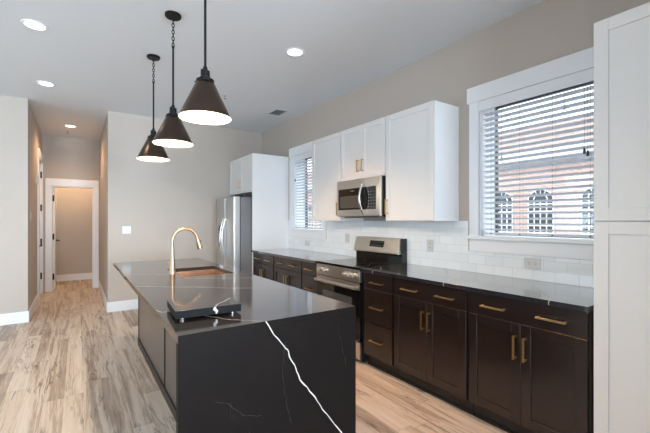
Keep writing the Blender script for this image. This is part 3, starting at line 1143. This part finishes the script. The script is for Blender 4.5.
# faucet
FXc, FYc = .672, 3.285
r = thing('faucet', 'rose gold gooseneck pull-down faucet standing beside the island sink', 'faucet', (FXc, FYc, .914))
bm = bmesh.new()
lathe(bm, [(.001, .9143), (.028, .9143), (.028, .921), (.024, .930), (.0205, 1.0), (.0165, 1.10), (.0150, 1.13), (.001, 1.131)], (FXc, FYc, 0), 28)
link('body', bm, M['bronze'], r, True)
bm = bmesh.new()
rad = .104
P = [(FXc, FYc, 1.128), (FXc, FYc, 1.15), (FXc, FYc, 1.178)]
for i in range(1, 25):
    a = math.radians(180 - i * 7.0)
    P.append((FXc + rad + rad * math.cos(a), FYc, 1.190 + rad * math.sin(a)))
tube(bm, P, .0128, 14)
link('gooseneck', bm, M['bronze'], r, True)
end = Vector(P[-1])
dirv = (Vector(P[-1]) - Vector(P[-2])).normalized()
bm = bmesh.new()
tube(bm, [end - dirv * .004, end + dirv * .022, end + dirv * .03, end + dirv * .088, end + dirv * .098], [.0138, .016, .0175, .0245, .0235], 20)
hd = link('spray_head', bm, M['bronze'], r, True)
bm = bmesh.new()
pb = end + dirv * .04 + Vector((.018, 0, .006))
box(bm, pb.x - .004, pb.x + .006, pb.y - .005, pb.y + .005, pb.z - .012, pb.z + .012, bev=.002)
link('spray_button', bm, M['blk_panel'], hd)
bm = bmesh.new()
tube(bm, [(FXc, FYc + .018, .972), (FXc, FYc + .045, .974)], .011, 12)
tube(bm, [(FXc, FYc + .040, .974), (FXc - .02, FYc + .075, 1.01)], [.007, .005], 10)
link('handle', bm, M['bronze'], r, True)

# stone board on small feet
r = thing('stone_board', 'square black stone board on small feet near front of island worktop', 'board', (.52, 1.845, .9145))
ang = math.radians(-4.0)


def rot(x, y):
    return (.522 + x * math.cos(ang) - y * math.sin(ang), 1.842 + x * math.sin(ang) + y * math.cos(ang))


bm = bmesh.new()
hw, hd2 = .150, .137
prism_z(bm, [rot(-hw, -hd2), rot(hw, -hd2), rot(hw, hd2), rot(-hw, hd2)], .9245, .961, bev=.0015)
v0 = rot(.03, -hd2 + .003)
v1 = rot(.145 * .95, .02)
L = jitter_line([(*v0, .961), (*rot(.05, -.09), .961), (*rot(.10, -.03), .961), (*v1, .961)], 14, .003, 21, (0, 1))
ribbon(bm, L, [.0030 * random.uniform(.5, 1.3) for _ in L], (0, 0, 1), 1)
ff = Vector((math.sin(ang), -math.cos(ang), 0))
q0, q1 = rot(.026, -hd2), rot(.034, -hd2)
ribbon(bm, [(*q0, .960), (*rot(.022, -hd2), .950), (*q1, .938), (*rot(.030, -hd2), .928)], [.004, .007, .006, .003], ff, 1)
for f in bm.faces:
    f.normal_update()
    if abs(f.normal.z) < .3 and f.material_index == 0:
        f.material_index = 2
bd = link('_', bm, [M['stone_top'], M['vein'], M['board_edge']], r)
bd.name = 'slab'
for (x, y) in ((-.115, -.105), (.115, -.105), (.115, .105), (-.115, .105)):
    bm = bmesh.new()
    lathe(bm, [(.010, .9145), (.012, .917), (.012, .9243)], (*rot(x, y), 0), 18, 'Z', True)
    f = link('foot', bm, M['chrome'], r, True)
    f['label'] = 'silver foot'


# ------------------------------------------------------------------ pendants
def pendant(label):
    x, y, z0 = .632, 2.19, 1.973
    r = thing('pendant_light', label, 'pendant light', (x, y, ZC), 'bronze cone pendants over the island')
    bm = bmesh.new()
    lathe(bm, [(.001, ZC - .022), (.055, ZC - .022), (.061, ZC - .016), (.061, ZC - .0005)], (x, y, 0), 36)
    link('canopy', bm, M['blk_metal'], r, True)
    bm = bmesh.new()
    # chain: loop plus alternating links
    zt, zb = ZC - .020, ZC - .255
    n = 9
    step = (zt - zb) / n
    for i in range(n):
        zc = zt - step * (i + .5)
        P = []
        for k in range(13):
            a = 2 * math.pi * k / 12
            u, w = .0095 * math.cos(a), (step * .62) * math.sin(a)
            P.append((x + u, y, zc + w) if i % 2 == 0 else (x, y + u, zc + w))
        tube(bm, P, .0034, 6, cap=False)
    link('chain', bm, M['blk_metal'], r, True)
    bm = bmesh.new()
    tube(bm, [(x, y, zb + .006), (x, y, z0 + .292)], .0075, 12)
    lathe(bm, [(.0085, zb - .012), (.0105, zb - .008), (.0105, zb + .006), (.004, zb + .010)], (x, y, 0), 14, 'Z', True)
    link('rod', bm, M['blk_metal'], r, True)
    bm = bmesh.new()
    lathe(bm, [(.009, z0 + .308), (.013, z0 + .300), (.013, z0 + .284), (.026, z0 + .280), (.027, z0 + .244), (.034, z0 + .238), (.034, z0 + .230), (.051, z0 + .227), (.052, z0 + .211), (.001, z0 + .210)], (x, y, 0), 32)
    for a in (0.4, 2.5, 4.6):
        tube(bm, [(x + .050 * math.cos(a), y + .050 * math.sin(a), z0 + .219), (x + .064 * math.cos(a), y + .064 * math.sin(a), z0 + .219)], .004, 8)
    tube(bm, [(x - .026, y, z0 + .287), (x + .012, y, z0 + .287)], .003, 8)
    link('socket', bm, M['blk_metal'], r, True)
    bm = bmesh.new()
    lathe(bm, [(.048, z0 + .2095), (.058, z0 + .198), (.1495, z0 + .004), (.150, z0), (.148, z0)], (x, y, 0), 64)
    sh = link('lamp_shade', bm, M['shade'], r, True)
    bm = bmesh.new()
    lathe(bm, [(.1475, z0 + .0005), (.147, z0 + .004), (.055, z0 + .194), (.001, z0 + .196)], (x, y, 0), 64)
    ln = link('shade_lining', bm, M['shade_in'], sh, True)
    ln['label'] = 'white inner lining'
    bm = bmesh.new()
    lathe(bm, [(.001, z0 + .192), (.016, z0 + .19), (.018, z0 + .15), (.036, z0 + .11), (.040, z0 + .085), (.030, z0 + .055), (.001, z0 + .042)], (x, y, 0), 24)
    bl = link('bulb', bm, M['bulb'], r, True)
    bl['label'] = 'glowing warm bulb'
    return r


def point(name, loc, power, color, radius):
    d = bpy.data.lights.new(name, 'POINT')
    d.energy = power
    d.color = color
    d.shadow_soft_size = radius
    o = bpy.data.objects.new(name, d)
    o.location = loc
    COL.objects.link(o)


p0 = pendant('bronze cone pendant over island, nearest and largest of the three')
dup(p0, (.632, 3.062, ZC), 'bronze cone pendant hanging in the middle of three over island')
dup(p0, (.632, 3.952, ZC), 'bronze cone pendant farthest along the row over the island')
for y in (2.19, 3.062, 3.952):
    point('pendant_glow', (.632, y, 2.0), 14.0, (1.0, .80, .56), .03)


# ------------------------------------------------------------------ recessed lights
def downlight(x, y, label):
    r = thing('recessed_light', label, 'ceiling light', (x, y, ZC), 'round recessed ceiling lights')
    bm = bmesh.new()
    lathe(bm, [(.068, ZC - .0045), (.074, ZC - .009), (.090, ZC - .006), (.093, ZC - .0005), (.068, ZC - .0005)], (x, y, 0), 40)
    link('trim_ring', bm, M['trim'], r, True)
    bm = bmesh.new()
    lathe(bm, [(.001, ZC - .0045), (.0675, ZC - .0045), (.0675, ZC - .0008), (.001, ZC - .0008)], (x, y, 0), 32)
    link('lens', bm, M['lens'], r)
    return r


def spot(loc, power, color, ang=120):
    d = bpy.data.lights.new('ceiling_spot', 'SPOT')
    d.energy = power
    d.color = color
    d.spot_size = math.radians(ang)
    d.spot_blend = .8
    d.shadow_soft_size = .06
    o = bpy.data.objects.new('ceiling_spot', d)
    o.location = loc
    COL.objects.link(o)


WARM = (1.0, .80, .58)
dl0 = downlight(-.287, 3.87, 'round recessed light nearest above the left floor area')
dup(dl0, (-.301, 5.45, ZC), 'round recessed light in front of the hallway opening')
dup(dl0, (-.087, 7.66, ZC), 'round recessed light glowing inside the hallway')
dup(dl0, (1.745, 3.074, ZC), 'round recessed light between the pendants and wall cabinets')
spot((-.287, 3.87, ZC - .03), 16, WARM)
spot((-.301, 5.45, ZC - .03), 10, WARM)
spot((-.087, 7.66, ZC - .03), 30, (1.0, .58, .28), 150)
spot((1.745, 3.074, ZC - .03), 46, (1.0, .46, .13), 90)
spot((1.62, 1.75, ZC - .03), 42, (1.0, .46, .13), 68)  # added out-of-view spot without a fixture, warms the aisle floor
point('closet_lamp_glow', (-.05, 9.55, 2.7), 17, (1.0, .68, .40), .08)

# ------------------------------------------------------------------ ceiling fittings
r = thing('ceiling_vent', 'small rectangular air vent in ceiling near window wall', 'vent', (2.50, 4.93, ZC))
link('frame', B((2.40, 2.42, 4.78, 5.08, ZC - .008, ZC - .0005), (2.58, 2.60, 4.78, 5.08, ZC - .008, ZC - .0005), (2.42, 2.58, 4.78, 4.80, ZC - .008, ZC - .0005), (2.42, 2.58, 5.06, 5.08, ZC - .008, ZC - .0005), bev=.001), M['vent_rim'], r)
bm = bmesh.new()
for i in range(8):
    y = 4.812 + i * .031
    box(bm, 2.421, 2.579, y, y + .020, ZC - .006, ZC - .003)
box(bm, 2.421, 2.579, 4.801, 5.059, ZC - .0020, ZC - .0006)
link('grille', bm, M['vent'], r)


def sprinkler(x, y, label):
    r = thing('sprinkler_head', label, 'sprinkler', (x, y, ZC), 'ceiling sprinkler heads')
    bm = bmesh.new()
    lathe(bm, [(.001, ZC - .006), (.03, ZC - .006), (.034, ZC - .0005)], (x, y, 0), 24)
    link('escutcheon', bm, M['vent_rim'], r, True)
    bm = bmesh.new()
    lathe(bm, [(.008, ZC - .006), (.008, ZC - .03), (.003, ZC - .034), (.003, ZC - .045), (.018, ZC - .046), (.018, ZC - .049), (.001, ZC - .05)], (x, y, 0), 16)
    link('deflector', bm, M['vent'], r, True)
    return r


s0 = sprinkler(1.592, 4.64, 'tiny sprinkler head on open ceiling beyond the nearest pendant')
dup(s0, (-.13, 8.11, ZC), 'tiny sprinkler head on hallway ceiling')


# ------------------------------------------------------------------ outlets and switches
def outlet(y, z, horizontal, label):
    r = thing('wall_outlet', label, 'outlet', (TX0, y, z), 'white outlets on the backsplash')
    hw, hh = (.060, .042) if horizontal else (.042, .060)
    x1 = TX0 - .0004
    link('cover_plate', B((x1 - .006, x1, y - hw, y + hw, z - hh, z + hh), bev=.002), M['plate'], r)
    for s in (-1, 1):
        cy, cz = (y + s * .021, z) if horizontal else (y, z + s * .021)
        bm = bmesh.new()
        box(bm, x1 - .0085, x1 - .0062, cy - .0145, cy + .0145, cz - .0145, cz + .0145, bev=.001)
        so = link('socket', bm, M['plate'], r)
        bm = bmesh.new()
        if horizontal:
            box(bm, x1 - .0092, x1 - .0086, cy - .008, cy + .003, cz - .008, cz - .005)
            box(bm, x1 - .0092, x1 - .0086, cy - .008, cy + .003, cz + .005, cz + .008)
        else:
            box(bm, x1 - .0092, x1 - .0086, cy - .008, cy - .005, cz - .003, cz + .008)
            box(bm, x1 - .0092, x1 - .0086, cy + .005, cy + .008, cz - .003, cz + .008)
        link('slot', bm, M['slot'], so)


outlet(1.394, 1.041, True, 'white horizontal outlet on tile beneath the large window')
outlet(2.352, 1.121, False, 'white upright outlet on tile just right of the range')
outlet(3.673, 1.142, False, 'white upright outlet on tile just left of the range')
outlet(4.645, 1.029, True, 'white horizontal outlet on tile beneath the far window')

r = thing('light_switch', 'white double light switch on pale back wall behind the island', 'light switch', (.631, YB, 1.22))
ysf = YB - .0006
link('cover_plate', B((.571, .691, ysf - .006, ysf, 1.162, 1.278), bev=.002), M['plate'], r)
for s in (-1, 1):
    link('rocker', B((.631 + s * .023 - .014, .631 + s * .023 + .014, ysf - .0095, ysf - .0062, 1.190, 1.250), bev=.001), M['plate'], r)
r = thing('light_switch', 'small white wall switch on hallway left wall', 'light switch', (HX0, 6.62, 1.43))
link('cover_plate', B((HX0 + .0005, HX0 + .0065, 6.585, 6.655, 1.372, 1.488), bev=.002), M['plate'], r)
link('rocker', B((HX0 + .0067, HX0 + .010, 6.605, 6.635, 1.40, 1.46), bev=.001), M['plate'], r)
r = thing('door_chime', 'small white box high on hallway left wall beside the door', 'door chime', (HX0, 7.42, 2.02))
link('housing', B((HX0 + .0005, HX0 + .035, 7.36, 7.48, 1.96, 2.08), bev=.004), M['plate'], r)
link('grille', B((HX0 + .0352, HX0 + .037, 7.39, 7.45, 1.985, 2.055)), M['vent_rim'], r)

# ------------------------------------------------------------------ outside: brick building across the way
struct('ground', B((XO + .02, 60, -30, 60, -.3, -.05)), M['asphalt'])
DX = 16.0
r = thing('brick_building', 'red brick building with arched white-barred windows seen through the blinds', 'building', (DX + 2, 14, -.05))
link('wall', B((DX, DX + 6, -12, 44, -.05, 5.35)), M['brick'], r)
link('cornice', B((DX - .25, DX - .001, -12, 44, 3.92, 4.32), bev=.03), M['cornice'], r)
link('ledge', B((DX - .14, DX - .001, -12, 44, 3.68, 3.915)), M['ledge'], r)


def arch_window(yc, w, zb, zs):
    h = w / 2
    bm = bmesh.new()
    pts = [(-h, zb), (h, zb), (h, zs)] + [(h * math.cos(math.radians(a)), zs + h * .85 * math.sin(math.radians(a))) for a in range(15, 166, 15)] + [(-h, zs)]
    a = [bm.verts.new((DX - .012, yc + p, z)) for p, z in pts]
    b = [bm.verts.new((DX - .002, yc + p, z)) for p, z in pts]
    n = len(pts)
    bm.faces.new(a)
    bm.faces.new(list(reversed(b)))
    for i in range(n):
        bm.faces.new((a[i], a[(i + 1) % n], b[(i + 1) % n], b[i]))
    wn = link('window', bm, M['farglass'], r)
    bm = bmesh.new()
    t = .017
    x0, x1 = DX - .045, DX - .013
    for k in range(5):
        y = yc - h + w * k / 4
        box(bm, x0, x1, y - t, y + t, zb, zs)
    z = zb
    while z < zs + .01:
        box(bm, x0 - .002, x1 - .002, yc - h, yc + h, z - t, z + t)
        z += .30
    for rr in (1.0, .55):
        P = [(x0 + .015, yc + h * rr * math.cos(math.radians(q)), zs + h * .85 * rr * math.sin(math.radians(q))) for q in range(0, 181, 12)]
        tube(bm, P, t * 1.1, 6)
    for q in (35, 63, 90, 117, 145):
        tube(bm, [(x0 + .015, yc + h * .55 * math.cos(math.radians(q)), zs + h * .85 * .55 * math.sin(math.radians(q))), (x0 + .015, yc + h * math.cos(math.radians(q)), zs + h * .85 * math.sin(math.radians(q)))], t * .8, 6)
    link('window_bars', bm, M['muntin'], wn)


for yc in (9.16, 7.49, 5.50, 3.8, 25.6, 23.9, 27.4):
    arch_window(yc, .98, .55, 2.23)
